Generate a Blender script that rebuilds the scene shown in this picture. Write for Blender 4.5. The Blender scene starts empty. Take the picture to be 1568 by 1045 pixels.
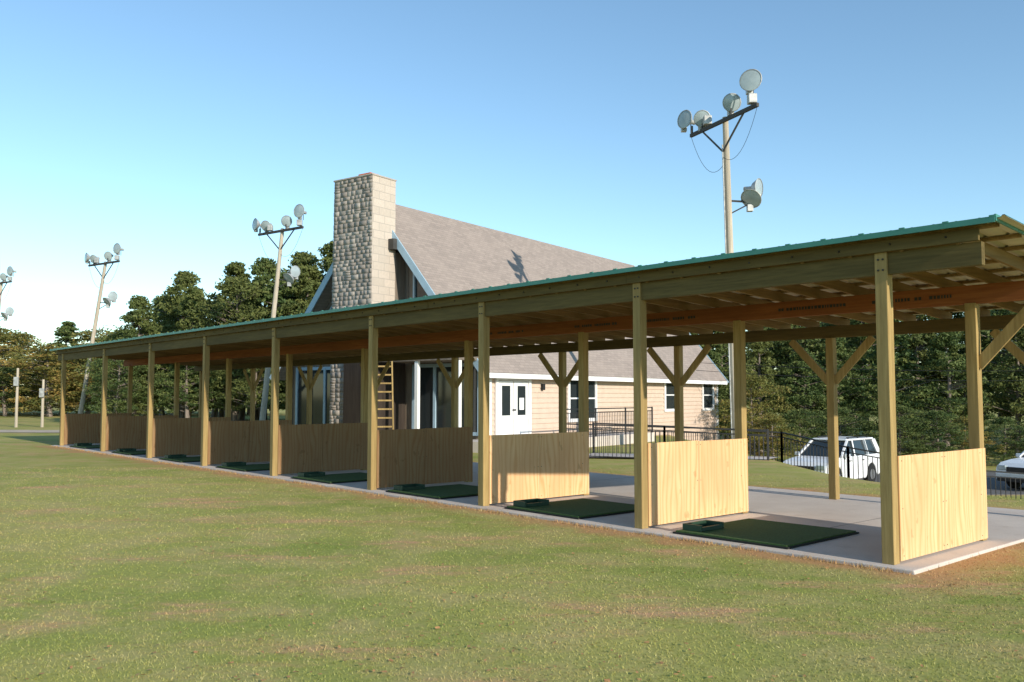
import bpy, math, random
import numpy as np
from mathutils import Vector, Matrix
random.seed(7); rng=np.random.default_rng(7)
R=math.radians
scene=bpy.context.scene
COL=scene.collection
scene.view_settings.view_transform='Standard'
scene.view_settings.look='None'
scene.view_settings.exposure=0
P0=(4.20,9.92); AS=math.atan2(-.7470,.6648)      # shelter local x points away from the far end
U=(-.6648,.7470); Vv=(.7470,.6648)

# ------------------------------------------------------------------ materials
class NT:
    def __init__(s,name):
        s.m=bpy.data.materials.new(name); s.m.use_nodes=True
        s.n=s.m.node_tree.nodes; s.l=s.m.node_tree.links
        s.b=s.n['Principled BSDF']; s.out=s.n['Material Output']
        s.b.inputs['Roughness'].default_value=.8
        s.b.inputs['Specular IOR Level'].default_value=.25
    def new(s,t,**k):
        n=s.n.new(t)
        for a,v in k.items(): setattr(n,a,v)
        return n
    def link(s,a,b): s.l.new(a,b)
    def coord(s,kind='Object',scale=(1,1,1),rot=(0,0,0)):
        tc=s.new('ShaderNodeTexCoord'); mp=s.new('ShaderNodeMapping')
        mp.inputs['Scale'].default_value=scale; mp.inputs['Rotation'].default_value=rot
        s.link(tc.outputs[kind],mp.inputs['Vector']); return mp.outputs['Vector']
    def noise(s,vec,scale,detail=4,rough=.55):
        n=s.new('ShaderNodeTexNoise'); n.inputs['Scale'].default_value=scale
        n.inputs['Detail'].default_value=detail; n.inputs['Roughness'].default_value=rough
        s.link(vec,n.inputs['Vector']); return n.outputs['Fac']
    def math(s,op,a,b=0.0,c=None):
        n=s.new('ShaderNodeMath',operation=op)
        for i,v in enumerate((a,b,c)):
            if v is None: continue
            if isinstance(v,(int,float)): n.inputs[i].default_value=v
            else: s.link(v,n.inputs[i])
        return n.outputs[0]
    def ramp(s,fac,stops):
        r=s.new('ShaderNodeValToRGB'); e=r.color_ramp.elements
        while len(e)<len(stops): e.new(.5)
        for el,(p,c) in zip(e,stops):
            el.position=p; el.color=(c[0],c[1],c[2],1) if hasattr(c,'__len__') else (c,c,c,1)
        s.link(fac,r.inputs['Fac']); return r.outputs['Color']
    def mix(s,fac,a,b,mode='MIX'):
        m=s.new('ShaderNodeMix',data_type='RGBA',blend_type=mode)
        for inp,v in ((m.inputs[0],fac),(m.inputs[6],a),(m.inputs[7],b)):
            if isinstance(v,(int,float)): inp.default_value=v
            elif isinstance(v,tuple): inp.default_value=(v[0],v[1],v[2],1)
            else: s.link(v,inp)
        return m.outputs[2]
    def color(s,c):
        if isinstance(c,tuple): s.b.inputs['Base Color'].default_value=(c[0],c[1],c[2],1)
        else: s.link(c,s.b.inputs['Base Color'])
    def bump(s,h,strength=.3,dist=.02):
        b=s.new('ShaderNodeBump'); b.inputs['Strength'].default_value=strength
        b.inputs['Distance'].default_value=dist
        s.link(h,b.inputs['Height']); s.link(b.outputs['Normal'],s.b.inputs['Normal'])

def simple(name,c,rough=.6,metal=0,var=.18,scale=3,spec=.3):
    t=NT(name); v=t.coord()
    f=t.noise(v,scale,5)
    t.color(t.mix(t.ramp(f,[(.3,0),(.7,1)]),tuple(x*(1-var) for x in c),tuple(min(1,x*(1+var)) for x in c)))
    t.b.inputs['Roughness'].default_value=rough; t.b.inputs['Metallic'].default_value=metal
    t.b.inputs['Specular IOR Level'].default_value=spec
    return t.m
def wood(name,c1,c2,axis='z',fine=1.0,bump=.3):
    t=NT(name)
    a,b=.9*fine,14*fine
    sc={'x':(a,b,b),'y':(b,a,b),'z':(b,b,a)}[axis]
    v=t.coord(scale=sc)
    n=t.noise(v,2.2,6,.6)
    v2=t.coord(scale=tuple(x*.12 for x in sc)); n2=t.noise(v2,3,3)
    base=t.mix(t.ramp(n,[(.36,0),(.64,1)]),c1,c2)
    base=t.mix(t.ramp(n2,[(.4,0),(.62,.5)]),base,tuple(x*.58 for x in c1))
    v3=t.coord(scale=(1,1,1)); n3=t.noise(v3,1.1,2)
    base=t.mix(t.ramp(n3,[(.35,0),(.7,.35)]),base,tuple(x*.75 for x in c2))
    t.color(base); t.bump(n,bump,.006)
    return t.m
M={}
M['post']=wood('treated_post_wood',(.32,.215,.080),(.47,.33,.135),'z')
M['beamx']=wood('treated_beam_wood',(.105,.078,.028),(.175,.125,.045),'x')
M['beamy']=wood('rafter_wood',(.24,.15,.062),(.36,.235,.10),'y')
M['railwood']=wood('rail_wood',(.36,.26,.12),(.48,.35,.17),'y')
M['lvl']=wood('laminated_beam_wood',(.24,.078,.027),(.34,.125,.042),'x')
def plywood(name,k,r):
    t=NT(name)
    w=t.new('ShaderNodeTexWave'); w.inputs['Scale'].default_value=1.5; w.inputs['Distortion'].default_value=14
    w.inputs['Detail'].default_value=2.5; w.inputs['Detail Scale'].default_value=.9; w.inputs['Detail Roughness'].default_value=.45
    w.bands_direction='Y'; t.link(t.coord(scale=(2,2.2,.42)),w.inputs['Vector'])
    n=t.noise(t.coord(scale=(34,34,1.2)),2,5)
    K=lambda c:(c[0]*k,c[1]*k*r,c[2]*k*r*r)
    c=t.mix(t.ramp(w.outputs['Fac'],[(.0,0),(.75,.35),(1,1)]),K((.70,.47,.25)),K((.60,.33,.145)))
    c=t.mix(t.ramp(n,[(.48,0),(.8,.5)]),c,K((.56,.31,.13)))
    big=t.noise(t.coord(scale=(1,1.4,.6)),1.5,2)
    c=t.mix(t.ramp(big,[(.4,0),(.65,.55)]),c,K((.58,.33,.16)))
    spots=t.noise(t.coord(scale=(1,1.6,1)),5,2)
    c=t.mix(t.ramp(spots,[(.66,0),(.71,.5)]),c,K((.40,.22,.09)))
    t.color(c); t.bump(n,.12,.003); return t.m
M['ply']=plywood('plywood',1.12,1.0)
M['ply_shaded']=plywood('shade_toned_plywood',.42,.94)  # same plywood, with the shade of the farther bays put into its colour
def concrete():
    t=NT('concrete'); v=t.coord()
    a=t.noise(v,.8,4); b=t.noise(v,40,4)
    c=t.mix(t.ramp(a,[(.35,0),(.7,1)]),(.56,.48,.42),(.70,.62,.55))
    c=t.mix(t.ramp(b,[(.4,0),(.65,.3)]),c,(.42,.37,.33))
    st=t.noise(v,2.3,5,.7)
    c=t.mix(t.ramp(st,[(.55,0),(.7,.35)]),c,(.38,.30,.24))
    t.color(c); t.bump(b,.15,.004); return t.m
M['conc']=concrete()
M['green_metal']=simple('green_painted_metal',(.07,.25,.20),.45,0,.1)
M['galv']=simple('galvanised_sheet',(.62,.54,.42),.5,.0,.12)
M['mat']=simple('hitting_mat_turf',(.055,.105,.03),.95,0,.3,40)
M['matdk']=simple('mat_rubber',(.02,.022,.02),.8)
M['traygreen']=simple('tray_plastic',(.025,.06,.035),.5)
M['white']=simple('white_paint',(.80,.79,.77),.5,0,.05)
M['bluetrim']=simple('blue_grey_trim',(.36,.49,.58),.5,0,.08)
M['black']=simple('black_metal',(.02,.02,.022),.45)
M['bolt']=simple('bolt_steel',(.06,.055,.05),.5,.6)
M['polewood']=wood('pole_wood',(.44,.37,.28),(.60,.52,.41),'z',.6)
M['lampmetal']=simple('lamp_aluminium',(.44,.44,.42),.5,.3,.3,6)
M['lampglass']=simple('lamp_glass',(.36,.42,.43),.15,0,.15,3,.6)
M['rust']=simple('weathered_steel',(.07,.065,.06),.7,.2)
M['asphalt']=simple('asphalt',(.15,.14,.13),.9,0,.2,6)
M['sand']=simple('sand_path',(.52,.42,.31),.95,0,.2,1)
M['carwhite']=simple('white_car_paint',(.80,.80,.80),.25,0,.02,3,.5)
M['tire']=simple('tire_rubber',(.02,.02,.02),.85)
M['rim']=simple('alloy_rim',(.45,.45,.46),.3,.7)
M['red']=simple('red_lens',(.35,.02,.015),.25)
M['clay']=simple('clay_flue',(.60,.17,.07),.8)
def glass_dark():
    t=NT('window_glass'); t.color((.025,.032,.035)); t.b.inputs['Roughness'].default_value=.06
    t.b.inputs['Specular IOR Level'].default_value=.6; return t.m
M['glass']=glass_dark()
def shingles():
    t=NT('roof_shingles')
    br=t.new('ShaderNodeTexBrick'); br.inputs['Scale'].default_value=1
    br.inputs['Brick Width'].default_value=.32; br.inputs['Row Height'].default_value=.14
    br.inputs['Mortar Size'].default_value=.006; br.inputs['Bias'].default_value=0
    br.inputs['Color1'].default_value=(.375,.305,.262,1); br.inputs['Color2'].default_value=(.29,.237,.205,1)
    br.inputs['Mortar'].default_value=(.16,.14,.125,1)
    t.link(t.coord('UV'),br.inputs['Vector'])
    n=t.noise(t.coord(),.7,4); n2=t.noise(t.coord(),25,4)
    c=t.mix(t.ramp(n,[(.35,0),(.7,.35)]),br.outputs['Color'],(.41,.335,.285))
    c=t.mix(t.ramp(n2,[(.4,0),(.7,.35)]),c,(.24,.20,.18))
    t.color(c); t.bump(br.outputs['Fac'],-.3,.01); return t.m
M['shingle']=shingles()
M['siding']=simple('tan_lap_siding',(.60,.46,.36),.7,0,.06)
M['gablewood']=wood('weathered_gable_boards',(.18,.145,.115),(.27,.22,.175),'z')
M['darkwood']=wood('dark_backing_boards',(.035,.026,.02),(.06,.045,.034),'z')  # dark tone for the added backing box behind the ladder
M['wallwood']=wood('weathered_wall_boards',(.20,.16,.12),(.30,.24,.18),'z')
def stone():
    t=NT('fieldstone'); a=t.new('ShaderNodeAttribute'); a.attribute_name='tint'
    n=t.noise(t.coord(),9,5)
    c=t.ramp(a.outputs['Fac'],[(0,(.26,.225,.195)),(.35,(.33,.285,.245)),(.7,(.39,.34,.295)),(1,(.45,.40,.345))])
    c=t.mix(t.ramp(n,[(.4,0),(.7,.5)]),c,(.24,.205,.18))
    t.color(c); t.bump(n,.6,.02); return t.m
M['stone']=stone()
M['mortar']=simple('mortar',(.42,.37,.32),.95,0,.15,6)
def blocks():
    t=NT('chimney_block'); br=t.new('ShaderNodeTexBrick'); br.inputs['Scale'].default_value=1
    br.inputs['Brick Width'].default_value=.6; br.inputs['Row Height'].default_value=.3
    br.inputs['Mortar Size'].default_value=.012
    br.inputs['Color1'].default_value=(.60,.51,.43,1); br.inputs['Color2'].default_value=(.50,.43,.36,1)
    br.inputs['Mortar'].default_value=(.36,.32,.28,1)
    tc=t.new('ShaderNodeTexCoord'); sp=t.new('ShaderNodeSeparateXYZ'); cb=t.new('ShaderNodeCombineXYZ')
    t.link(tc.outputs['Object'],sp.inputs[0]); t.link(sp.outputs['Y'],cb.inputs['X']); t.link(sp.outputs['Z'],cb.inputs['Y'])
    t.link(cb.outputs[0],br.inputs['Vector'])
    n=t.noise(t.coord(),12,4)
    t.color(t.mix(t.ramp(n,[(.35,0),(.7,.4)]),br.outputs['Color'],(.42,.36,.30))); t.bump(n,.4,.01); return t.m
M['block']=blocks()

def grass_color(t):
    g=t.new('ShaderNodeNewGeometry')
    sp=t.new('ShaderNodeSeparateXYZ'); cb=t.new('ShaderNodeCombineXYZ')
    t.link(g.outputs['Position'],sp.inputs[0]); t.link(sp.outputs['X'],cb.inputs['X']); t.link(sp.outputs['Y'],cb.inputs['Y'])
    p=cb.outputs[0]
    big=t.noise(p,.20,3); mid=t.noise(p,1.1,5,.6); fine=t.noise(p,16,4,.6)
    c=t.mix(t.ramp(big,[(.38,0),(.62,1)]),(.265,.305,.070),(.42,.385,.115))
    c=t.mix(t.ramp(mid,[(.44,0),(.64,.7)]),c,(.48,.39,.165))
    mp=t.new('ShaderNodeMapping'); mp.inputs['Scale'].default_value=(.38,1.0,1); mp.inputs['Rotation'].default_value=(0,0,R(8)); t.link(p,mp.inputs['Vector'])
    dry=t.noise(mp.outputs[0],.85,9,.78)
    c=t.mix(t.ramp(dry,[(.50,0),(.57,.3),(.64,.95)]),c,(.58,.335,.185))
    wear=t.noise(p,2.6,8,.8)
    c=t.mix(t.ramp(wear,[(.60,0),(.68,.6)]),c,(.56,.36,.20))
    c=t.mix(t.ramp(fine,[(.33,.35),(.5,0)]),c,(.16,.19,.045))
    c=t.mix(t.ramp(fine,[(.6,0),(.78,.35)]),c,(.54,.48,.25))
    ms=t.new('ShaderNodeMapping',vector_type='TEXTURE'); ms.inputs['Location'].default_value=(P0[0],P0[1],0); ms.inputs['Rotation'].default_value=(0,0,AS)
    t.link(g.outputs['Position'],ms.inputs['Vector']); sq=t.new('ShaderNodeSeparateXYZ'); t.link(ms.outputs[0],sq.inputs[0])
    x,y=sq.outputs['X'],sq.outputs['Y']
    nx=t.math('MULTIPLY_ADD',mid,2.0,-1.0)
    ex=t.math('MAXIMUM',t.math('SUBTRACT',x,.40),t.math('SUBTRACT',-.14,y))
    ex=t.math('MAXIMUM',ex,t.math('SUBTRACT',y,6.3))
    ex=t.math('MAXIMUM',ex,t.math('SUBTRACT',-32.6,x))
    e2=t.math('ADD',ex,nx)
    k=t.ramp(e2,[(.12,.8),(.65,0)])
    c=t.mix(k,c,(.52,.27,.14))
    return c,fine,mid
def ground_mat():
    t=NT('grass_ground'); c,f,m=grass_color(t); t.color(t.mix(.06,c,(.22,.18,.09))); t.b.inputs['Roughness'].default_value=1
    t.b.inputs['Specular IOR Level'].default_value=.05
    t.bump(f,.3,.02); return t.m
M['ground']=ground_mat()
def blade_mat():
    t=NT('grass_blades'); c,f,m=grass_color(t)
    a=t.new('ShaderNodeAttribute'); a.attribute_name='tint'
    c=t.mix(t.ramp(a.outputs['Fac'],[(0,.4),(.5,0)]),c,(.19,.24,.05))
    c=t.mix(t.ramp(a.outputs['Fac'],[(.8,0),(1,.5)]),c,(.58,.50,.27))
    t.color(c); t.b.inputs['Specular IOR Level'].default_value=.1
    return t.m
M['blade']=blade_mat()
def leaf_mat(name,stops,far=(.13,.14,.04)):
    t=NT(name); a=t.new('ShaderNodeAttribute'); a.attribute_name='tint'
    oi=t.new('ShaderNodeObjectInfo')
    c=t.ramp(a.outputs['Fac'],stops)
    c=t.mix(t.ramp(oi.outputs['Random'],[(0,0),(1,.55)]),c,far)
    t.color(c); t.b.inputs['Roughness'].default_value=.6; t.b.inputs['Specular IOR Level'].default_value=.2
    tr=t.new('ShaderNodeBsdfTranslucent'); t.link(c,tr.inputs['Color'])
    ms=t.new('ShaderNodeMixShader'); ms.inputs[0].default_value=.3
    t.link(t.b.outputs[0],ms.inputs[1]); t.link(tr.outputs[0],ms.inputs[2]); t.link(ms.outputs[0],t.out.inputs['Surface'])
    return t.m
M['leaf']=leaf_mat('pine_foliage',[(0,(.045,.085,.028)),(.5,(.105,.155,.048)),(1,(.21,.24,.075))],(.19,.19,.055))
M['leafa']=leaf_mat('autumn_foliage',[(0,(.12,.14,.04)),(.5,(.24,.22,.06)),(1,(.38,.24,.07))],(.18,.19,.05))
M['bark']=wood('bark',(.16,.125,.10),(.34,.28,.23),'z',.5,.8)
M['dryleaf']=simple('dry_leaves',(.42,.22,.09),.8,0,.4,30)

# ------------------------------------------------------------------ geometry helpers
def fast_mesh(name,V,F,mats,midx=None,tint=None,smooth=False):
    V=np.asarray(V,dtype=np.float32); F=np.asarray(F,dtype=np.int32); m,k=F.shape
    me=bpy.data.meshes.new(name)
    me.vertices.add(len(V)); me.vertices.foreach_set('co',V.ravel())
    me.loops.add(m*k); me.loops.foreach_set('vertex_index',F.ravel())
    me.polygons.add(m); me.polygons.foreach_set('loop_start',np.arange(m,dtype=np.int32)*k)
    try: me.polygons.foreach_set('loop_total',np.full(m,k,dtype=np.int32))
    except Exception: pass
    for x in mats: me.materials.append(x)
    if midx is not None: me.polygons.foreach_set('material_index',np.asarray(midx,dtype=np.int32))
    if tint is not None:
        at=me.attributes.new('tint','FLOAT','POINT'); at.data.foreach_set('value',np.asarray(tint,dtype=np.float32))
    me.update(calc_edges=True); me.validate()
    if smooth: me.polygons.foreach_set('use_smooth',np.ones(m,dtype=bool))
    return me
def empty(name,loc=(0,0,0),rz=0):
    o=bpy.data.objects.new(name,None); COL.objects.link(o); o.location=loc; o.rotation_euler=(0,0,rz)
    o.empty_display_size=.3; return o
def obj(name,me,parent=None,loc=None,rot=None,scale=None):
    o=bpy.data.objects.new(name,me); COL.objects.link(o)
    if parent: o.parent=parent
    if loc: o.location=loc
    if rot: o.rotation_euler=rot
    if scale: o.scale=scale
    return o
class MB:
    def __init__(s): s.v=[]; s.f=[]
    def add(s,vs,fs):
        b=len(s.v); s.v+= [tuple(x) for x in vs]; s.f+=[tuple(b+i for i in f) for f in fs]
    def box(s,x0,x1,y0,y1,z0,z1):
        s.add([(x0,y0,z0),(x1,y0,z0),(x1,y1,z0),(x0,y1,z0),(x0,y0,z1),(x1,y0,z1),(x1,y1,z1),(x0,y1,z1)],
              [(0,3,2,1),(4,5,6,7),(0,1,5,4),(1,2,6,5),(2,3,7,6),(3,0,4,7)])
    def beam(s,p,q,w,h,up=(0,0,1)):
        p=Vector(p);q=Vector(q);d=(q-p).normalized(); up=Vector(up)
        if abs(d.dot(up))>.98: up=Vector((0,1,0))
        a=d.cross(up).normalized(); b=a.cross(d).normalized()
        vs=[]
        for c in (p,q):
            for i,j in ((-1,-1),(1,-1),(1,1),(-1,1)): vs.append(c+a*(i*w/2)+b*(j*h/2))
        s.add(vs,[(0,3,2,1),(4,5,6,7),(0,1,5,4),(1,2,6,5),(2,3,7,6),(3,0,4,7)])
    def tube(s,p,q,r0,r1=None,n=10,caps=True):
        r1=r0 if r1 is None else r1
        p=Vector(p);q=Vector(q);d=(q-p).normalized(); up=Vector((0,0,1))
        if abs(d.dot(up))>.98: up=Vector((0,1,0))
        a=d.cross(up).normalized(); b=a.cross(d).normalized(); vs=[]
        for c,r in ((p,r0),(q,r1)):
            for i in range(n):
                t=2*math.pi*i/n; vs.append(c+a*(r*math.cos(t))+b*(r*math.sin(t)))
        fs=[(i,(i+1)%n,n+(i+1)%n,n+i) for i in range(n)]
        if caps: fs+=[tuple(range(n-1,-1,-1)),tuple(range(n,2*n))]
        s.add(vs,fs)
    def lathe(s,o,d,prof,n=20):
        o=Vector(o);d=Vector(d).normalized(); up=Vector((0,0,1))
        if abs(d.dot(up))>.98: up=Vector((0,1,0))
        a=d.cross(up).normalized(); b=a.cross(d).normalized(); vs=[]
        for t,r in prof:
            for i in range(n):
                an=2*math.pi*i/n; vs.append(o+d*t+a*(r*math.cos(an))+b*(r*math.sin(an)))
        fs=[]
        for k in range(len(prof)-1):
            for i in range(n): fs.append((k*n+i,k*n+(i+1)%n,(k+1)*n+(i+1)%n,(k+1)*n+i))
        s.add(vs,fs)
    def obj(s,name,mat,parent=None,bevel=0,smooth=False):
        me=bpy.data.meshes.new(name); me.from_pydata(s.v,[],s.f); me.update()
        me.materials.append(M[mat] if isinstance(mat,str) else mat)
        o=obj(name,me,parent)
        if smooth:
            for p in me.polygons: p.use_smooth=True
        if bevel:
            b=o.modifiers.new('bevel','BEVEL'); b.width=bevel; b.segments=2; b.limit_method='ANGLE'
        return o

# ------------------------------------------------------------------ frame helpers
def to_dv(x,y):
    rx,ry=x-P0[0],y-P0[1]
    return rx*U[0]+ry*U[1], rx*Vv[0]+ry*Vv[1]
def sst(x,a,b):
    t=np.clip((x-a)/(b-a),0,1); return t*t*(3-2*t)
def hgt(x,y):
    x=np.asarray(x,float); y=np.asarray(y,float)
    d,v=to_dv(x,y)
    drop=-1.45*sst(v,8.0,13.5)*sst(x,7.5,11.5)
    return -.035+drop+.010*np.sin(x*.9+1)*np.cos(y*.7)

# ------------------------------------------------------------------ ground
def axis(lo,hi,step,far):
    c=list(np.arange(lo,hi+.01,step)); a=[];s=step
    p=hi
    while p<far: s*=1.35; p+=s; a.append(p)
    b=[];s=step;p=lo
    while p>-far: s*=1.35; p-=s; b.append(p)
    return np.array(b[::-1]+c+a)
gx=axis(-30,40,.7,2500); gy=axis(-4,60,.7,2500)
GX,GY=np.meshgrid(gx,gy); GZ=hgt(GX,GY)
V=np.stack([GX.ravel(),GY.ravel(),GZ.ravel()],1); nx=len(gx); ny=len(gy)
ii,jj=np.meshgrid(np.arange(nx-1),np.arange(ny-1)); b=(jj*nx+ii).ravel()
F=np.stack([b,b+1,b+1+nx,b+nx],1)
obj('ground',fast_mesh('ground',V,F,[M['ground']],smooth=True))

N=240000
Y=np.exp(rng.uniform(math.log(4.6),math.log(24),N)); X=rng.uniform(-.8,.8,N)*Y
d,v=to_dv(X,Y)
edge=np.maximum(-d-.28,-.14-v)
keep=~((v>-.165)&(v<6.4)&(d>-.31))&(v<9)&((edge>.4)|(rng.random(N)<.7))
X,Y=X[keep],Y[keep]; n=len(X); Z=hgt(X,Y)
h=rng.uniform(.006,.020,n); w=rng.uniform(.0025,.005,n)*np.sqrt(Y/5); an=rng.uniform(0,2*math.pi,n)
lean=rng.uniform(.006,.03,n); la=rng.uniform(0,2*math.pi,n)
A=np.stack([X-w*np.cos(an),Y-w*np.sin(an),Z-.004],1); B=np.stack([X+w*np.cos(an),Y+w*np.sin(an),Z-.004],1)
C=np.stack([X+lean*np.cos(la),Y+lean*np.sin(la),Z+h],1)
V=np.stack([A,B,C],1).reshape(-1,3); F=np.arange(3*n).reshape(-1,3)
TT0=np.repeat(rng.random(n),3)
nt_=9000
dd=rng.uniform(-.4,32.5,nt_); vv=-.15-np.abs(rng.normal(0,.05,nt_))
ix=rng.random(nt_)<.15; dd2=-.30-np.abs(rng.normal(0,.05,nt_)); vv2=rng.uniform(-.2,6.3,nt_)
dd=np.where(ix,dd2,dd); vv=np.where(ix,vv2,vv)
k=(np.sin(dd*3.1)+np.sin(dd*7.7+1)+rng.normal(0,.8,nt_))>-.3; dd,vv=dd[k],vv[k]; m_=len(dd)
X2=P0[0]+U[0]*dd+Vv[0]*vv; Y2=P0[1]+U[1]*dd+Vv[1]*vv; Z2=hgt(X2,Y2)
h2=rng.uniform(.02,.065,m_); w2=rng.uniform(.003,.006,m_); an=rng.uniform(0,6.28,m_); la=rng.uniform(0,6.28,m_)
A=np.stack([X2-w2*np.cos(an),Y2-w2*np.sin(an),Z2-.004],1); B=np.stack([X2+w2*np.cos(an),Y2+w2*np.sin(an),Z2-.004],1)
C=np.stack([X2+.02*np.cos(la),Y2+.02*np.sin(la),Z2+h2],1)
V=np.concatenate([V,np.stack([A,B,C],1).reshape(-1,3)]); F=np.arange(len(V)).reshape(-1,3)
obj('grass',fast_mesh('grass',V,F,[M['blade']],tint=np.concatenate([TT0,np.repeat(rng.random(m_),3)])))
n=3600
Y=np.exp(rng.uniform(math.log(5),math.log(22),n)); X=rng.uniform(-.6,.75,n)*Y
d,v=to_dv(X,Y); k=~((v>-.2)&(v<6.4)&(d>-.31)); X,Y=X[k],Y[k]
clump=(np.sin(X*1.1+2)*np.cos(Y*.8)+rng.random(len(X))*1.2)>.45; X,Y=X[clump],Y[clump]; n=len(X)
Z=hgt(X,Y)+rng.uniform(.012,.03,n); s=rng.uniform(.008,.02,n); an=rng.uniform(0,6.28,n)
c,sn=np.cos(an),np.sin(an); q=[]
for (a,b2) in ((-1,-.5),(1,-.5),(1,.5),(-1,.5)):
    q.append(np.stack([X+s*(a*c-b2*sn),Y+s*(a*sn+b2*c),Z+s*rng.uniform(-.4,.4,n)],1))
V=np.stack(q,1).reshape(-1,3); F=np.arange(4*n).reshape(-1,4)
obj('fallen_leaves',fast_mesh('fallen_leaves',V,F,[M['dryleaf']]))

# ------------------------------------------------------------------ golf range shelter
sh=empty('driving_range_shelter',(P0[0],P0[1],0),AS)
DN=[0,3.58,7.05,10.52,14.72,18.73,22.80,27.14,31.98]
W2,W3=2.46,5.36; SL=.06
ZR=3.64
zr=lambda y: ZR-SL*y
m=MB(); m.box(-32.6,.28,-.14,6.3,-.12,0); m.obj('slab','conc',sh,.015)
m=MB()
for d in DN[:-1]:
    m.box(-d-1.9,-d-1.892,-.13,6.29,.0015,.003)
m.obj('slab_joints','bolt',sh)
posts=MB(); ply=MB(); plysh=MB(); rail=MB(); lvl=MB(); raf=MB(); bx=MB(); bolts=MB(); br=MB()
PT=.14
for i,d in enumerate(DN):
    j1,j2=random.uniform(-.008,.008),random.uniform(-.008,.008)
    x1=-d; x0=-d-PT
    posts.box(x0,x1,0,PT,0,zr(0)-.17)
    posts.box(x0,x1,W2,W2+PT,0,zr(W2)-.42)
    posts.box(x0,x1,W3,W3+PT,0,zr(W3)-.40)
    mid=(PT+W2)/2
    xo=-d+.002
    P=ply if i<3 else plysh
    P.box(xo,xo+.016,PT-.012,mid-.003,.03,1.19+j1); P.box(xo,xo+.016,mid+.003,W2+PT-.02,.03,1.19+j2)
    rail.box(xo-.06,xo-.002,PT+.004,W2-.004,1.09,1.178); rail.box(xo-.06,xo-.002,PT+.004,W2-.004,.03,.12)
    rail.box(xo-.06,xo-.002,mid-.04,mid+.04,.121,1.089)
    for zz in (.08,.6,1.13):
        for yy in (PT+.06,mid-.04,mid+.04,W2-.06): bolts.tube((xo+.016,yy,zz),(xo+.019,yy,zz),.007,n=6)
    for zz in (zr(0)-.25,zr(0)-.37):
        bolts.tube((x0+.045,-.012,zz),(x0+.045,.0,zz),.012,n=6); bolts.tube((x0+.1,-.012,zz),(x0+.1,0,zz),.012,n=6)
    zb=zr(W3)-.42
    for sgn in (-1,1):
        if i==8 and sgn<0: continue
        c=(x0+x1)/2
        br.beam((c+sgn*.06,W3+PT/2,zb-.78),(c+sgn*.80,W3+PT/2,zb-.0),.04,.14)
    if i==0:
        br.beam((x1-.02,W2+PT/2,2.25),(x1+.72,W2+PT/2,zr(W2)-.44),.04,.14)
XA,XB=-32.75,1.0
x=-32
while x<1:
    bolts.tube((x,-.052,zr(0)-.10+random.uniform(-.02,.02)),(x,-.04,zr(0)-.10),.012,n=6); x+=.605
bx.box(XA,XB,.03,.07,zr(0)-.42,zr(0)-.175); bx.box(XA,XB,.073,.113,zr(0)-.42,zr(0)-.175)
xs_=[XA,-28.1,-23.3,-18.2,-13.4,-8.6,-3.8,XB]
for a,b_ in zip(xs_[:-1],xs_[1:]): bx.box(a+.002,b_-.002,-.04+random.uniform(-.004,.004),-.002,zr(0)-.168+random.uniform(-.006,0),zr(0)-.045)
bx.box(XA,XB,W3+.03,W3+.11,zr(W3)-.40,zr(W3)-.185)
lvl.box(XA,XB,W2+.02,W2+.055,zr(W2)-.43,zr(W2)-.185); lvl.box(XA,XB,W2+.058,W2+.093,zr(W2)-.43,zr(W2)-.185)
x=-32.5
RX=[]
while x<1.1: RX.append(x); x+=.605
for x in RX:
    y0,y1=0.0,5.75
    raf.add([(x-.02,y0,zr(y0)-.182),(x+.02,y0,zr(y0)-.182),(x+.02,y1,zr(y1)-.182),(x-.02,y1,zr(y1)-.182),
             (x-.02,y0,zr(y0)-.042),(x+.02,y0,zr(y0)-.042),(x+.02,y1,zr(y1)-.042),(x-.02,y1,zr(y1)-.042)],
            [(0,3,2,1),(4,5,6,7),(0,1,5,4),(1,2,6,5),(2,3,7,6),(3,0,4,7)])
pur=MB()
for y in np.arange(.0,5.9,.62):
    z=zr(y)
    pur.box(XA,XB+.16,y,y+.09,z-.04,z-.006)
posts.obj('posts','post',sh,.006); ply.obj('plywood_partitions','ply',sh); plysh.obj('shade_toned_partitions','ply_shaded',sh)  # farther partitions use the plywood darkened for shade
rail.obj('partition_rails','railwood',sh); lvl.obj('middle_laminated_beam','lvl',sh)
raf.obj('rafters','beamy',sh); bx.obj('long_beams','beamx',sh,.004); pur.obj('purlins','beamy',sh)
bolts.obj('bolts','bolt',sh); br.obj('knee_braces','post',sh)
m=MB()
for s0 in (-1.4,-5.6,-9.8,-2.9,-7.3):
    x=s0
    while x<s0+1.1:
        wd=random.uniform(.02,.05)
        if random.random()<.85: m.box(x,x+wd,W2+.0175,W2+.019,zr(W2)-.33,zr(W2)-.285)
        x+=wd+.014
m.obj('beam_stencil','bolt',sh)
def corr(name,dz,mat):
    xs=[];zs=[]; x=-33.1
    while x<1.2:
        for dx,z in ((0,0),(.17,0),(.19,.022),(.21,.022),(.23,0)): xs.append(x+dx); zs.append(z)
        x+=.231
    xs=np.array(xs); zs=np.array(zs); keep=np.concatenate([[True],np.diff(xs)>1e-6]); xs,zs=xs[keep],zs[keep]
    n=len(xs); ys=np.linspace(-.16,5.95,5); V=[]
    for y in ys: V.append(np.stack([xs,np.full(n,y),zs+zr(y)+dz],1))
    V=np.concatenate(V); F=[]
    for j in range(len(ys)-1):
        a=np.arange(n-1)+j*n; F.append(np.stack([a,a+1,a+1+n,a+n],1))
    obj(name,fast_mesh(name,V,np.concatenate(F),[M[mat]]),sh)
corr('roof_sheet_top',.006,'green_metal'); corr('roof_sheet_underside',0,'galv')
m=MB(); m.box(-33.1,1.21,-.185,-.165,ZR-.03,ZR+.030)
x=-33.0
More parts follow.
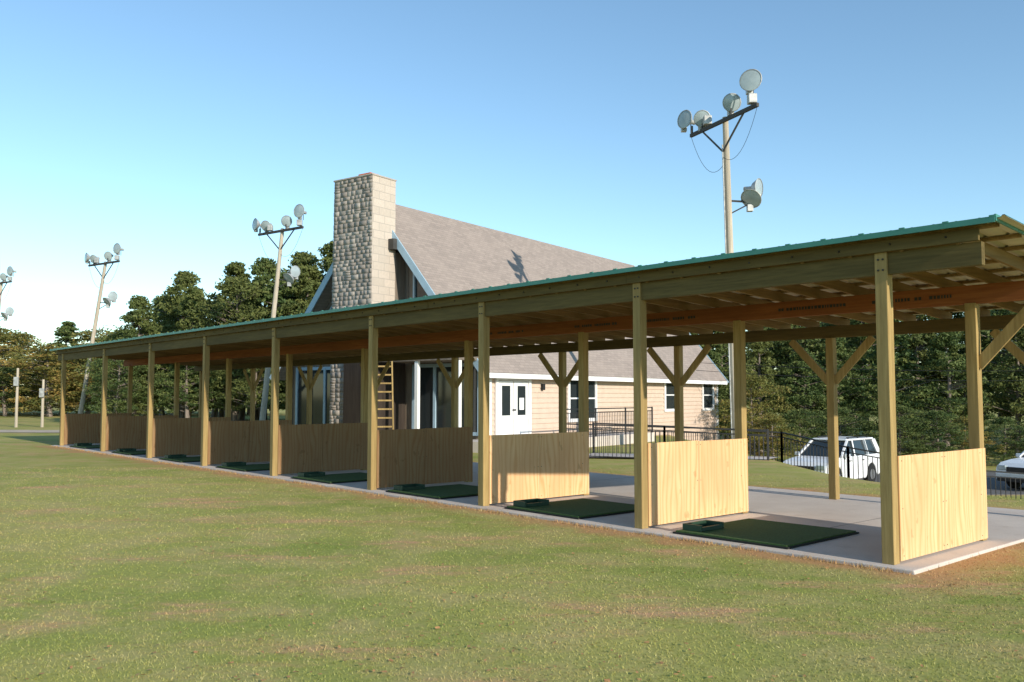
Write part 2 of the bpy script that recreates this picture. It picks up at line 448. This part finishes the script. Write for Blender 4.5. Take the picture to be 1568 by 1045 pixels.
while x<1.2: m.box(x-.03,x+.03,-.187,-.163,ZR+.026,ZR+.044); x+=.231*2
m.obj('eave_trim','green_metal',sh)
m=MB(); y0,y1=-.18,5.96
m.add([(1.205,y0,zr(y0)-.03),(1.225,y0,zr(y0)-.03),(1.225,y1,zr(y1)-.03),(1.205,y1,zr(y1)-.03),
       (1.205,y0,zr(y0)+.04),(1.225,y0,zr(y0)+.04),(1.225,y1,zr(y1)+.04),(1.205,y1,zr(y1)+.04)],
      [(0,3,2,1),(4,5,6,7),(0,1,5,4),(1,2,6,5),(2,3,7,6),(3,0,4,7)])
m.obj('gable_trim','green_metal',sh)

for i in range(8):
    span=DN[i+1]-DN[i]; d0=DN[i]+1.32+(span-3.58)*.5
    e=empty('golf_hitting_mat',(P0[0]+U[0]*d0,P0[1]+U[1]*d0,0),AS)
    e.rotation_euler[2]+=R(random.uniform(-1.5,1.5))
    m=MB(); m.box(-1.72,0,.02,1.86,.004,.024); m.obj('rubber_base','matdk',e)
    m=MB(); m.box(-1.69,-.03,.05,1.83,.0245,.042); m.obj('turf','mat',e)
    m=MB(); m.box(-1.66,-1.36,.16,.20,.044,.13); m.box(-1.66,-1.36,.66,.70,.044,.13); m.box(-1.66,-1.62,.20,.66,.044,.13); m.box(-1.40,-1.36,.20,.66,.044,.10); m.box(-1.62,-1.40,.20,.66,.044,.055)
    m.obj('ball_tray','traygreen',e,.008)

# ------------------------------------------------------------------ lodge
AL=math.atan2(-.578,.816)
lo=empty('a_frame_lodge',(0,33.4,0),AL)
RXc=-5.24; RZ=9.65; S=1.22; YF=-2.24; YB=20.0
rz=lambda x: RZ-S*abs(x-RXc)
def roofplane(name,xe):
    me=bpy.data.meshes.new(name); sl=math.hypot(xe-RXc,rz(xe)-RZ); th=.16
    v=[(RXc,YF,RZ),(RXc,YB,RZ),(xe,YB,rz(xe)),(xe,YF,rz(xe))]
    v+= [(a,b_,c-th) for a,b_,c in v]
    f=[(0,1,2,3),(7,6,5,4),(0,3,7,4),(1,5,6,2),(2,6,7,3)]
    me.from_pydata(v,[],f); uv=me.uv_layers.new(name='UVMap')
    co={0:(0,sl),1:(YB-YF,sl),2:(YB-YF,0),3:(0,0)}
    for li,l in enumerate(me.loops): uv.data[li].uv=co[l.vertex_index%4]
    me.materials.append(M['shingle']); obj(name,me,lo)
roofplane('roof_right',.45); roofplane('roof_left',2*RXc-.45)
m=MB()
for sgn in (1,-1):
    for y in (YF-.03,YB+.03):
        xe=RXc+sgn*(5.69)
        m.beam((RXc,y,RZ-.14),(xe,y,RZ-S*5.69-.14),.05,.26)
m.obj('rake_boards','bluetrim',lo)
m=MB(); m.box(.42,.47,YF,YB,rz(.45)-.2,rz(.45)-.02); m.obj('eave_fascia','white',lo)
m=MB(); z=-2
while z<3.15:
    y0,y1=-1.5,19.5
    m.add([(0.035,y0,z),(.035,y1,z),(.0,y1,z+.2),(0.0,y0,z+.2),(-.05,y0,z),(-.05,y1,z)],[(0,1,2,3),(4,5,1,0)])
    z+=.2
m.obj('lap_siding_wall','siding',lo)
m=MB(); m.box(-.12,-.05,-1.5,19.5,-2,3.2); m.box(2*RXc,2*RXc+.1,-1.5,19.5,-2,3.2)
m.obj('inner_walls','wallwood',lo)
def poly_prism(mb,pts,y0,y1):
    n=len(pts); vs=[(x,y0,z) for x,z in pts]+[(x,y1,z) for x,z in pts]
    fs=[tuple(range(n)),tuple(range(2*n-1,n-1,-1))]+[(i,n+i,n+(i+1)%n,(i+1)%n) for i in range(n)]
    mb.add(vs,fs)
m=MB(); poly_prism(m,[(2*RXc,3.3),(-.0,3.3),(RXc,rz(RXc)-.2)],-1.5,-1.4); m.obj('front_gable','gablewood',lo)
m=MB(); poly_prism(m,[(2*RXc,-2),(0,-2),(0,3.3),(2*RXc,3.3)],-1.5,-1.38); m.obj('front_wall','wallwood',lo)
m=MB(); poly_prism(m,[(2*RXc,-2),(0,-2),(0,3.2),(RXc,rz(RXc)-.2),(2*RXc,3.2)],19.4,19.5); m.obj('rear_gable','siding',lo)
m=MB()
for i in range(27):
    x=-10.3+i*.4
    top=rz(x)-.25
    if top>3.4: m.box(x,x+.05,-1.53,-1.501,3.42,top)
m.obj('gable_battens','gablewood',lo)
m=MB(); m.box(2*RXc,0,-1.56,-1.5,3.3,3.42)
m.obj('gable_band','bluetrim',lo)
gl=MB(); fr=MB()
for sg in (1,-1):
    xa=RXc+sg*1.75; xb=RXc+sg*3.4; za=rz(xa)-.75; zb=rz(xb)-.75
    P=[(xa,3.9),(xb,3.9),(xb,zb),(xa,za)]
    poly_prism(gl,P if sg>0 else P[::-1],-1.545,-1.53)
    for k in range(4):
        a,b_=P[k],P[(k+1)%4]; fr.beam((a[0],-1.57,a[1]),(b_[0],-1.57,b_[1]),.08,.12,(0,1,0))
    fr.beam(((xa+xb)/2,-1.56,3.9),((xa+xb)/2,-1.56,(za+zb)/2),.06,.08,(0,1,0))
for a,b_,n in ((-3.5,-.35,3),(-10.1,-6.7,4)):
    wd=(b_-a)/n
    gl.box(a,b_,-1.545,-1.53,.55,2.95)
    for k in range(n+1): fr.box(a+k*wd-.06,a+k*wd+.06,-1.60,-1.546,.45,3.05)
    fr.box(a-.06,b_+.06,-1.59,-1.548,2.95,3.08); fr.box(a-.06,b_+.06,-1.59,-1.548,.43,.56)
gl.obj('gable_glass','glass',lo); fr.obj('gable_window_frames','bluetrim',lo)
m=MB(); m.box(-3.75,.1,-3.3,-1.6,3.12,3.26); m.obj('porch_soffit','gablewood',lo)
m=MB()
for x in (-1.9,.0): m.box(x-.07,x+.07,-3.25,-3.11,.3,3.12)
m.obj('porch_posts','white',lo)
gl=MB(); fr=MB(); dr=MB()
for yc in (-.5,.5):
    dr.box(.035,.075,yc-.48,yc+.48,.40,2.42)
    gl.box(.076,.082,yc-.27,yc+.27,1.15,2.25)
    for a,b_,c,d_ in ((yc-.31,yc-.27,1.11,2.29),(yc+.27,yc+.31,1.11,2.29)): fr.box(.076,.092,a,b_,c,d_)
    fr.box(.076,.092,yc-.27,yc+.27,2.25,2.29); fr.box(.076,.092,yc-.27,yc+.27,1.11,1.15)
fr.box(.03,.11,-1.14,-1.0,.38,2.6); fr.box(.03,.11,1.0,1.14,.38,2.6); fr.box(.03,.11,-1.0,1.0,2.44,2.6)
fr.box(.084,.09,.36,.66,1.35,1.8)
for a,b_,z0,z1 in ((4.0,5.0,.9,2.65),(5.1,6.1,.9,2.65),(13.0,14.3,1.2,2.65),(17.6,18.9,1.2,2.65)):
    gl.box(.035,.05,a,b_,z0,z1)
    for q in ((a-.12,a+.02),(b_-.02,b_+.12)): fr.box(.03,.09,q[0],q[1],z0-.1,z1+.12)
    fr.box(.03,.088,a+.02,b_-.02,z1-.02,z1+.12); fr.box(.03,.1,a+.02,b_-.02,z0-.1,z0+.04)
    fr.box(.03,.075,a+.02,b_-.02,(z0+z1)/2-.03,(z0+z1)/2+.03)
fr.box(.02,.1,-1.56,-1.40,-2,3.1); fr.box(.02,.1,19.42,19.56,-2,3.1)
gl.obj('side_glass','glass',lo); fr.obj('side_frames','white',lo); dr.obj('double_doors','white',lo)
m=MB(); m.tube((.08,-.06,1.35),(.14,-.06,1.35),.03); m.tube((.08,.06,1.35),(.14,.06,1.35),.03); m.obj('door_knobs','bolt',lo)
m=MB(); m.box(.04,.16,1.9,2.05,2.1,2.35); m.obj('wall_lantern','black',lo,.02)
m=MB(); m.box(.06,2.4,-3.4,7.0,-.6,.34); m.box(-4,.05,-3.4,-1.62,-.6,.30); m.obj('entry_deck','conc',lo,.01)
# chimney
cx0,cx1=-6.06,-4.02; cy0=-3.36; ZT=10.15
def tap(z): return .014*(ZT-z)
m=MB(); a=tap(0)
m.add([(cx0-a,cy0,-1),(cx1,cy0,-1),(cx1,-2.1,-1),(cx0-a,-2.1,-1),(cx0,cy0,ZT),(cx1,cy0,ZT),(cx1,-2.1,ZT),(cx0,-2.1,ZT)],
      [(0,3,2,1),(4,5,6,7),(0,1,5,4),(1,2,6,5),(2,3,7,6),(3,0,4,7)])
m.obj('chimney_core','block',lo)
m=MB(); m.box(cx0-.1,cx1-.004,-2.1,-1.5,-1,7.4); m.obj('chimney_wall_link','gablewood',lo)
m=MB(); m.box(-5.35,cx1+.12,cy0-.10,-1.62,0,3.3); m.obj('dark_backing','darkwood',lo)  # invented dark box, put in as a backing behind the ladder
m=MB(); m.box(-5.42,cx1+.20,cy0-.2,-1.62,3.31,3.40); m.obj('dark_backing_cover','gablewood',lo)  # cover of the added backing box
m=MB(); m.box(cx0-.03,cx1+.03,cy0-.05,-2.07,ZT,ZT+.07); m.obj('chimney_cap','mortar',lo,.02)
m=MB(); m.box(-5.15,-4.5,-3.0,-2.5,ZT+.07,ZT+.26); m.obj('flue','clay',lo,.02)
m=MB(); m.box(cx1+.002,cx1+.27,-2.5,-2.15,7.45,7.85); m.obj('flashing','rust',lo)
V=[];F=[];T=[]
z=-.5
while z<ZT-.02:
    rh=min(random.uniform(.12,.22),ZT-z); xl=cx0-tap(z)*1.0; x=xl
    while x<cx1-.02:
        w_=min(random.uniform(.16,.42),cx1-x)
        if cx1-(x+w_)<.1: w_=cx1-x
        if random.random()<.15 and rh>.17: parts=[(z,z+rh*.5),(z+rh*.5,z+rh)]
        else: parts=[(z,z+rh)]
        for za,zb in parts:
            g=.008; pr=random.uniform(.010,.034); b0=len(V)
            j=lambda: random.uniform(-.004,.004)
            q=[(x+g,za+g),(x+w_-g,za+g),(x+w_-g,zb-g),(x+g,zb-g)]
            V+=[(a_,cy0-.001,c_) for a_,c_ in q]
            V+=[(a_+(.006 if k in (0,3) else -.006)+j(),cy0-pr+j(),c_+(.005 if k<2 else -.005)+j()) for k,(a_,c_) in enumerate(q)]
            F+=[(b0+4,b0+5,b0+6,b0+7),(b0,b0+1,b0+5,b0+4),(b0+1,b0+2,b0+6,b0+5),(b0+2,b0+3,b0+7,b0+6),(b0+3,b0,b0+4,b0+7)]
            T+=[random.random()]*8
        x+=w_
    z+=rh
obj('stone_facing',fast_mesh('stone_facing',V,F,[M['stone']],tint=T),lo)

la=empty('wooden_ladder',(-4.22,29.6,0),R(12))
m=MB(); m.beam((-.27,-.5,0),(-.27,1.0,4.3),.045,.09); m.beam((.27,-.5,0),(.27,1.0,4.3),.045,.09)
for k in range(1,15):
    t=k/15; m.beam((-.25,-.5+1.5*t,4.3*t),(.25,-.5+1.5*t,4.3*t),.05,.05)
m.obj('rails_and_rungs','post',la)

# ------------------------------------------------------------------ railings
def railing(name,pts,H=1.05):
    e=empty(name); m=MB()
    for (a,b_) in zip(pts[:-1],pts[1:]):
        a=Vector(a);b_=Vector(b_); L=(b_-a).length; n=int(L/.13)
        m.beam(a+Vector((0,0,H)),b_+Vector((0,0,H)),.05,.04); m.beam(a+Vector((0,0,H-.14)),b_+Vector((0,0,H-.14)),.03,.03); m.beam(a+Vector((0,0,.1)),b_+Vector((0,0,.1)),.03,.03)
        for i in range(n+1):
            p=a.lerp(b_,i/n); m.beam(p+Vector((0,0,.1)),p+Vector((0,0,H-.14)),.018,.018)
        k=max(1,int(L/1.9))
        for i in range(k+1):
            p=a.lerp(b_,i/k); m.beam(p+Vector((0,0,-.3)),p+Vector((0,0,H+.03)),.06,.06)
    m.obj('bars','black',e); return e
def lw(x,y,z):
    c,s=math.cos(AL),math.sin(AL); return (x*c-y*s, 33.4+x*s+y*c, z)
railing('metal_railing',[lw(2.35,-.2,.34),lw(2.35,6.9,.34)])
railing('metal_railing',[(2.6,28.6,-.05),(5.2,28.4,-.15),(8.4,27.9,-.32),(9.6,25.6,-.65),(12.6,24.4,-1.2),(16,24.2,-1.42),(22,24.0,-1.42)])
railing('metal_railing',[(1.6,27.2,-.03),(4.6,27.0,-.12),(7.6,26.6,-.2)])
m=MB(); m.add([(1.6,27.3,.02),(7.6,26.7,-.02),(8.3,27.8,-.02),(2.6,28.5,.06)],[(0,1,2,3)]); m.obj('access_ramp','conc')

# ------------------------------------------------------------------ light poles
def dish(e,P,D,r=.34):
    P=Vector(P); D=Vector(D).normalized()
    m=MB(); m.lathe(P,D,[(-.30,.05),(-.28,.09),(-.20,.20),(-.08,r*.86),(0,r),(.012,r+.015),(.014,r-.01)],20); m.obj('reflector','lampmetal',e,smooth=True)
    m=MB(); m.lathe(P,D,[(-.004,r-.01),(.02,r*.6),(.03,.001)],20); m.obj('lens','lampglass',e,smooth=True)
    m=MB(); m.tube(P-D*.55,P-D*.28,.09,.08,10); m.box(P.x-.1,P.x+.1,P.y-.1+.2,P.y+.1+.2,P.z-.42,P.z-.18); m.obj('ballast_housing','lampmetal',e,.01)
    m=MB(); m.tube(P-D*.35,P-D*.35-Vector((0,0,.45)),.02,n=6); m.obj('stem','rust',e)
def light_pole(base,top,H,ad=(.39,-.92,0)):
    e=empty('floodlight_pole',base)
    lx,ly=top[0]-base[0],top[1]-base[1]
    m=MB(); m.tube((0,0,-.3),(lx*.5,ly*.5,H*.5),.16,.135,12); m.tube((lx*.5,ly*.5,H*.5),(lx,ly,H),.135,.105,12); m.obj('pole','polewood',e,smooth=False)
    ad=Vector(ad).normalized(); c=Vector((lx,ly,H-.15))-Vector((.9,.4,0))*.13
    A=c-ad*1.95; B=c+ad*1.95
    m=MB(); m.beam(A,B,.1,.13)
    m.beam(c-ad*1.2-Vector((0,0,.05)),c-Vector((0,0,1.1)),.05,.05); m.beam(c+ad*1.2-Vector((0,0,.05)),c-Vector((0,0,1.1)),.05,.05)
    for t in (-1.85,-1.2,.5,1.7): m.beam(c+ad*t,c+ad*t+Vector((0,0,.35)),.05,.05)
    m.obj('crossarm','rust',e)
    z=Vector((0,0,1))
    dish(e,c-ad*1.9+z*.62+Vector((-.25,0,0)),(-.75,-.6,.05))
    dish(e,c-ad*1.25+z*.42+Vector((0,-.1,0)),(-.25,-.9,-.3),.30)
    dish(e,c+ad*.55+z*.50,(-.1,-.95,-.2),.31)
    dish(e,c+ad*1.6+z*.95,(-.45,-.85,.02),.37)
    m=MB()
    for t in (-.9,1.65):
        q=c+ad*t; m.box(q.x-.14,q.x+.14,q.y-.14,q.y+.14,q.z+.12,q.z+.44)
    m.obj('ballast_boxes','lampmetal',e,.02)
    zl=H*.745; q=Vector((lx*.745,ly*.745,zl))
    m=MB(); m.beam(q,q+Vector((.85,-.2,-.1)),.06,.06); m.beam(q+Vector((0,0,-.5)),q+Vector((.8,-.2,-.1)),.04,.04); m.obj('low_bracket','rust',e)
    dish(e,q+Vector((.72,-.35,.0)),(-.45,-.55,-.55),.36)
    dish(e,q+Vector((1.05,-.15,.42)),(.55,-.45,-.05),.33)
    m=MB(); m.box(q.x+.72,q.x+.98,q.y-.1,q.y+.15,q.z+.1,q.z+.5); m.obj('low_ballast','lampmetal',e,.03)
    def cable(p,q,sag,nm):
        m=MB(); prev=None
        for k in range(13):
            t=k/12; w=Vector(p).lerp(Vector(q),t)-Vector((0,0,sag*4*t*(1-t)))
            if prev is not None: m.tube(prev,w,.008,n=5,caps=False)
            prev=w
        m.obj(nm,'black',e)
    cable(A,c-Vector((0,0,1.6)),.7,'cable_a'); cable(B,c-Vector((0,0,1.3)),.7,'cable_b')
    m=MB(); m.tube((lx*.02-.16,-.05,0),(lx-.13,ly-.05,H-1),.025,n=6); m.obj('conduit','lampmetal',e)
    return e
light_pole((7.80,31.1,0),(7.58,31.1),11.75)
light_pole((-14.0,50,0),(-13.0,50),11.35,(.80,-.6,0))
light_pole((-31.0,64,0),(-29.4,64),11.6,(.80,-.55,0))
light_pole((-44.6,76,0),(-43.8,76),11.7,(.80,-.55,0))
for (x,y,h_) in ((-30.5,55,3.6),(-28.9,55,2.9)):
    e=empty('utility_post',(x,y,0)); m=MB(); m.tube((0,0,-.2),(0,0,h_),.09,.07); m.obj('post','polewood',e)
    m=MB(); m.box(-.14,.14,-.22,-.09,h_-1.1,h_-.55); m.obj('meter_box','lampmetal',e,.02)
e=empty('power_line')
m=MB()
for (za,zb,s_) in ((3.6,3.3,.35),(3.2,2.85,.4)):
    prev=None
    for k in range(25):
        t=k/24; w=Vector((9.5,46,za)).lerp(Vector((34,41,zb)),t)-Vector((0,0,s_*4*t*(1-t)))
        if prev is not None: m.tube(prev,w,.012,n=5,caps=False)
        prev=w
m.obj('cables','black',e)

# ------------------------------------------------------------------ parking lot, path
m=MB(); m.box(12.6,60,30.5,39.5,-1.52,-1.465); m.obj('parking_lot','asphalt')
m=MB(); m.add([(-75,50,-.015),(-18,46,-.015),(-18,49,-.015),(-75,56,-.015)],[(0,1,2,3)]); m.obj('path','sand')

# ------------------------------------------------------------------ cars
def suv(name,loc,heading,paint='carwhite'):
    e=empty(name,loc,heading)
    pts=[(-2.32,.42),(-2.36,.95),(-2.28,1.12),(.92,1.10),(1.55,1.04),(2.05,.95),(2.27,.80),(2.34,.55),(2.30,.34)]
    def arch(cx):
        return [(cx+.42*math.cos(t),.36+.42*math.sin(t)) for t in np.linspace(0,math.pi,9)]
    bot=[(1.95,.26)]+[(a,b_) for a,b_ in arch(1.42)]+[(.9,.24),(-.9,.24)]+arch(-1.42)+[(-1.95,.28)]
    P=pts+bot; n=len(P)
    me=bpy.data.meshes.new('body'); vs=[(x,-.90 if z<1 else -.86,z) for x,z in P]+[(x,.90 if z<1 else .86,z) for x,z in P]
    fs=[tuple(range(n)),tuple(range(2*n-1,n-1,-1))]+[(i,(i+1)%n,n+(i+1)%n,n+i)[::-1] for i in range(n)]
    me.from_pydata(vs,[],fs); me.materials.append(M[paint]); o=obj('body',me,e)
    b_=o.modifiers.new('b','BEVEL'); b_.width=.05; b_.segments=3; b_.limit_method='ANGLE'
    m=MB(); B=[(-2.24,-.83),(1.0,-.83),(1.0,.83),(-2.24,.83)]; Tt=[(-2.02,-.66),(.18,-.66),(.18,.66),(-2.02,.66)]
    m.add([(x,y,1.10) for x,y in B]+[(x,y,1.66) for x,y in Tt],[(0,3,2,1),(4,5,6,7),(0,1,5,4),(1,2,6,5),(2,3,7,6),(3,0,4,7)])
    m.obj('windows','glass',e,.02)
    m=MB(); m.box(-2.08,.24,-.68,.68,1.655,1.73); m.obj('roof',paint,e,.035)
    m=MB()
    for sy in (-1,1):
        m.beam((1.02,.84*sy,1.10),(.2,.68*sy,1.67),.07,.07); m.beam((-.05,.845*sy,1.1),(-.15,.69*sy,1.66),.04,.09); m.beam((-1.15,.845*sy,1.1),(-1.15,.69*sy,1.66),.04,.12); m.beam((-2.2,.835*sy,1.1),(-2.0,.68*sy,1.66),.1,.14)
    m.obj('pillars',paint,e)
    m=MB(); m.box(2.30,2.37,-.45,.45,.62,.82); m.box(2.30,2.385,-.8,.8,.30,.44)
    for cx in (1.42,-1.42):
        m.box(cx-.4,cx+.4,-.86,.86,.3,.76)
    m.obj('grille_and_arches','black',e,.01)
    m=MB(); m.box(2.16,2.335,-.82,-.5,.70,.86); m.box(2.16,2.335,.5,.82,.70,.86); m.obj('headlights','lampglass',e,.02)
    m=MB(); m.box(-2.37,-2.2,-.86,-.72,.9,1.3); m.box(-2.37,-2.2,.72,.86,.9,1.3); m.obj('tail_lights','red',e,.01)
    for cx in (1.42,-1.42):
        for sy in (-1,1):
            m=MB(); m.tube((cx,sy*.68,.355),(cx,sy*.9,.355),.355,n=24); m.obj('tire','tire',e,.02)
            m=MB(); m.tube((cx,sy*.9,.355),(cx,sy*.912,.355),.20,n=20); m.obj('rim','rim',e)
    m=MB(); m.box(.72,.9,-1.06,-.87,1.08,1.22); m.box(.72,.9,.87,1.06,1.08,1.22); m.obj('mirrors',paint,e,.02)
    m=MB(); m.box(-1.8,0,-.6,-.56,1.76,1.79); m.box(-1.8,0,.56,.6,1.76,1.79)
    for x in (-1.7,-.9,-.1):
        for y in (-.6,.56): m.box(x-.03,x+.03,y,y+.04,1.73,1.76)
    m.obj('roof_rails','black',e)
    m=MB()
    for sy in (-1,1):
        for x in (.3,-.75): m.box(x,x+.16,sy*.90-.012,sy*.90+.012,.93,.96)
        for x in (.75,-.25,-1.15): m.box(x,x+.008,sy*.90-.003,sy*.90+.003,.4,1.05)
    m.obj('door_details','rust',e)
    return e
suv('parked_suv',(12.15,34.0,-1.465),math.atan2(-.70,-.72))
suv('parked_suv',(19.9,32.6,-1.465),math.atan2(-.45,-.89))

# ------------------------------------------------------------------ trees
def tube_np(p,q,r0,r1,n=7):
    m=MB(); m.tube(p,q,r0,r1,n,caps=False); return m.v,m.f
def make_tree(name,seed,H,Rr,c0,leafmat,nclump=75,nl=85,shape='pine',ls=.15,cs=1.0):
    rg=np.random.default_rng(seed); V=[];F=[];T=[];MI=[]
    def addq(v,f,mi,t):
        b=len(V); V.extend(v); F.extend([tuple(b+i for i in x) for x in f]); MI.extend([mi]*len(f)); T.extend([t]*len(v))
    bx_,by_=rg.normal(0,.25,2); pts=[]
    for k in range(6):
        t=k/5; pts.append(Vector((bx_*math.sin(t*2.2),by_*math.sin(t*2.6),H*.97*t-(.3 if k==0 else 0))))
    r=H*.018+.05
    for k in range(5):
        v,f=tube_np(pts[k],pts[k+1],r*(1-k/5.3),r*(1-(k+1)/5.3)); addq(v,f,0,.5)
    leafV=[];leafT=[]
    ph=rg.uniform(0,6.28,3)
    for c in range(nclump):
        t=rg.random()**.8; z=H*(c0+(1-c0)*t)
        if shape=='pine': prof=(1-t)**.72*(.55+.45*min(1,t*5))+.04
        else: prof=math.sqrt(max(.02,1-(2*t-.85)**2*.85))
        a=rg.uniform(0,6.28); irr=1+.30*math.sin(2*a+ph[0]+t*5)+.22*math.sin(3*a+ph[1]-t*7)
        rad=Rr*prof*irr*math.sqrt(rg.uniform(.12,1))
        i=min(4,int(z/(H*.97)*5)); tt=z/(H*.97)*5-i; tp=pts[i].lerp(pts[min(5,i+1)],min(1,tt))
        cen=np.array([tp.x+rad*math.cos(a),tp.y+rad*math.sin(a),z])
        if rad>.5 and c%2==0:
            st=tp-Vector((0,0,rad*.35)); v,f=tube_np(st,Vector(cen),.05,.015,4); addq(v,f,0,.5)
        rc=rg.uniform(.30,.90)*Rr/2.6*cs*(1 if shape!='pine' else (1-.5*t)); m_=int(nl*rg.uniform(.6,1.3))
        dirs=rg.normal(0,1,(m_,3)); dirs/=np.linalg.norm(dirs,axis=1)[:,None]
        pos=cen+dirs*(rc*rg.random(m_)**.4)[:,None]*np.array([1.25,1.25,.65])
        a1=rg.normal(0,1,(m_,3)); a1/=np.linalg.norm(a1,axis=1)[:,None]
        a2=np.cross(a1,rg.normal(0,1,(m_,3))); a2/=np.linalg.norm(a2,axis=1)[:,None]
        s=ls*rg.uniform(.6,1.3,m_)[:,None]
        q=np.stack([pos-a1*s,pos-a2*s*.42,pos+a1*s,pos+a2*s*.42],1)
        leafV.append(q.reshape(-1,3))
        ct=np.clip(rg.normal(.5,.27),0,1)
        leafT.append(np.repeat(np.clip(ct+rg.normal(0,.16,m_),0,1),4))
    LV=np.concatenate(leafV); LT=np.concatenate(leafT); b=len(V)
    nq=len(LV)//4
    V=np.concatenate([np.array([tuple(x) for x in V]),LV]); F=np.concatenate([np.array(F),np.arange(nq*4).reshape(-1,4)+b])
    return fast_mesh(name,V,F,[M['bark'],leafmat],MI+[1]*nq,np.concatenate([np.array(T),LT])),V,F,MI+[1]*nq,np.concatenate([np.array(T),LT])
PT_=[make_tree('pine_mesh_%d'%i,20+i,10,r_,c_,M['leaf'],nc,82,s_,.125,.9) for i,(r_,c_,nc,s_) in enumerate([(2.9,.14,160,'pine'),(2.5,.20,150,'pine'),(3.0,.12,165,'round'),(2.7,.22,150,'round'),(2.2,.10,150,'pine')])]
AT_=[make_tree('autumn_mesh_%d'%i,60+i,10,r_,c_,M['leafa'],100,75,'round') for i,(r_,c_) in enumerate([(3.4,.10),(3.0,.05)])]
def put(nm,T,x,y,H,w=1.0):
    s=H/10; z=float(hgt(x,y))
    obj(nm,T[0],None,(x,y,z),(0,0,random.uniform(0,6.28)),(s*w,s*w,s))
left=[(-26.6,61,6.4,2),(-25.2,60,8.6,0),(-23.4,64,10.9,0),(-21.8,60,9.2,4),(-20.4,65,11.6,1),(-18.9,61,9.8,2),(-17.5,63,11.6,0),(-16.1,60,10.2,4),(-14.9,64,12.3,0),(-13.5,60,10.6,1),(-12.3,62,12.9,0),(-10.9,63,11.6,4),(-9.6,61,12.2,0),(-8.0,64,9.6,3)]
for x,y,H,k in left: put('pine_tree',PT_[k],x,y,H,1.12)
for i,x in enumerate(np.arange(-27,-9,2.1)): put('pine_tree',PT_[(1,2,0,4,3)[i%5]],float(x+rng.uniform(-.4,.4)),69+float(rng.uniform(-1.5,1.5)),float(8.6+2.6*(x+27)/18+rng.uniform(-1.2,1.0)),1.1)
for x in np.arange(-26,-6,2.3): put('pine_tree',PT_[int(rng.integers(0,5))],float(x+rng.uniform(-.6,.6)),58+float(rng.uniform(-1.5,1.5)),float(rng.uniform(4.0,7.4)),1.25)
xs=np.arange(9.5,52,2.5)
for i,x in enumerate(xs):
    put('pine_tree',PT_[(0,1,4,0,3)[i%5]],float(x+rng.uniform(-.7,.7)),float(57+rng.uniform(-2,3)),float(rng.uniform(9.6,11.2)) if x>16 else 8.4,1.2)
for i,x in enumerate(np.arange(11.5,50,2.4)):
    put('pine_tree',PT_[(1,4,0,1,4)[i%5]],float(x),float(50+rng.uniform(-1.5,1.5)),float(rng.uniform(5.5,9.0)),1.2)
for x,y,H in ((12.6,47,4.6),(31,49,6.5)): put('autumn_tree',AT_[0],x,y,H)
for i,x in enumerate(np.arange(12.2,46,1.9)):
    put('shrub',(PT_[2] if i%5 else AT_[1]),float(x),float(42.5+rng.uniform(-1,1.5)),float(rng.uniform(2.0,3.2)),1.7)
VS=[];FS=[];MS=[];TS=[];off=0
def far(x,y,H,T,w=1.2):
    global off
    _,V,F,MI,TT=T; a=random.uniform(0,6.28); c,s=math.cos(a),math.sin(a); k=H/10
    W=np.stack([(V[:,0]*c-V[:,1]*s)*k*w+x,(V[:,0]*s+V[:,1]*c)*k*w+y,V[:,2]*k-.1],1)
    VS.append(W); FS.append(F+off); MS.extend([m_ if m_==0 else (1 if T in PT_ else 2) for m_ in MI]); TS.append(TT); off+=len(V)
for x in np.arange(-95,-24,2.6):
    aut=rng.random()<.32
    far(float(x),float(97+rng.uniform(-5,5)),float(rng.uniform(7.4,10.2)),(AT_[int(rng.integers(0,2))] if aut else PT_[int(rng.integers(0,5))]),1.7)
for x in np.arange(-90,-24,2.6):
    aut=rng.random()<.5
    far(float(x),float(86+rng.uniform(-3,3)),float(rng.uniform(3.8,7.2)),(AT_[int(rng.integers(0,2))] if aut else PT_[int(rng.integers(0,5))]),1.9)
for x in np.concatenate([np.arange(-28,-8,3.6),np.arange(14,74,3.0)]):
    far(float(x),float(74+rng.uniform(-3,3)),float(rng.uniform(7.5,9.5)) if x<-8 or x>20 else 7.0,PT_[int(rng.integers(0,5))],1.7)
obj('distant_tree_line',fast_mesh('distant_tree_line',np.concatenate(VS),np.concatenate(FS),[M['bark'],M['leaf'],M['leafa']],MS,np.concatenate(TS)))

# ------------------------------------------------------------------ light
EL=R(20.5); sd=Vector((.6248,-.7807,0)).normalized()*math.cos(EL)+Vector((0,0,math.sin(EL)))
L=bpy.data.lights.new('sun','SUN'); L.energy=5; L.angle=R(.5); L.color=(1,.92,.79)
so=bpy.data.objects.new('sun',L); COL.objects.link(so); so.rotation_euler=(-sd).to_track_quat('-Z','Y').to_euler(); so.location=(20,-20,30)
w=bpy.data.worlds.new('World'); scene.world=w; w.use_nodes=True
nt=w.node_tree; bg=nt.nodes['Background']; sky=nt.nodes.new('ShaderNodeTexSky'); sky.sky_type='NISHITA'; sky.sun_disc=False
sky.sun_elevation=EL; sky.sun_rotation=math.atan2(.6248,-.7807); sky.air_density=1.0; sky.dust_density=.0; sky.ozone_density=1.8
mx=nt.nodes.new('ShaderNodeMix'); mx.data_type='RGBA'; mx.blend_type='MULTIPLY'; mx.inputs[0].default_value=1
mx.inputs[7].default_value=(1.20,1.36,1.36,1)
nt.links.new(sky.outputs[0],mx.inputs[6]); nt.links.new(mx.outputs[2],bg.inputs[0]); bg.inputs[1].default_value=.15

# ------------------------------------------------------------------ camera
cam=bpy.data.cameras.new('camera'); co=bpy.data.objects.new('camera',cam); COL.objects.link(co)
co.location=(0,0,1.85); co.rotation_euler=(R(90+3.566),0,0); cam.sensor_width=36; cam.lens=31.32; cam.clip_end=6000; cam.clip_start=.05
scene.camera=co
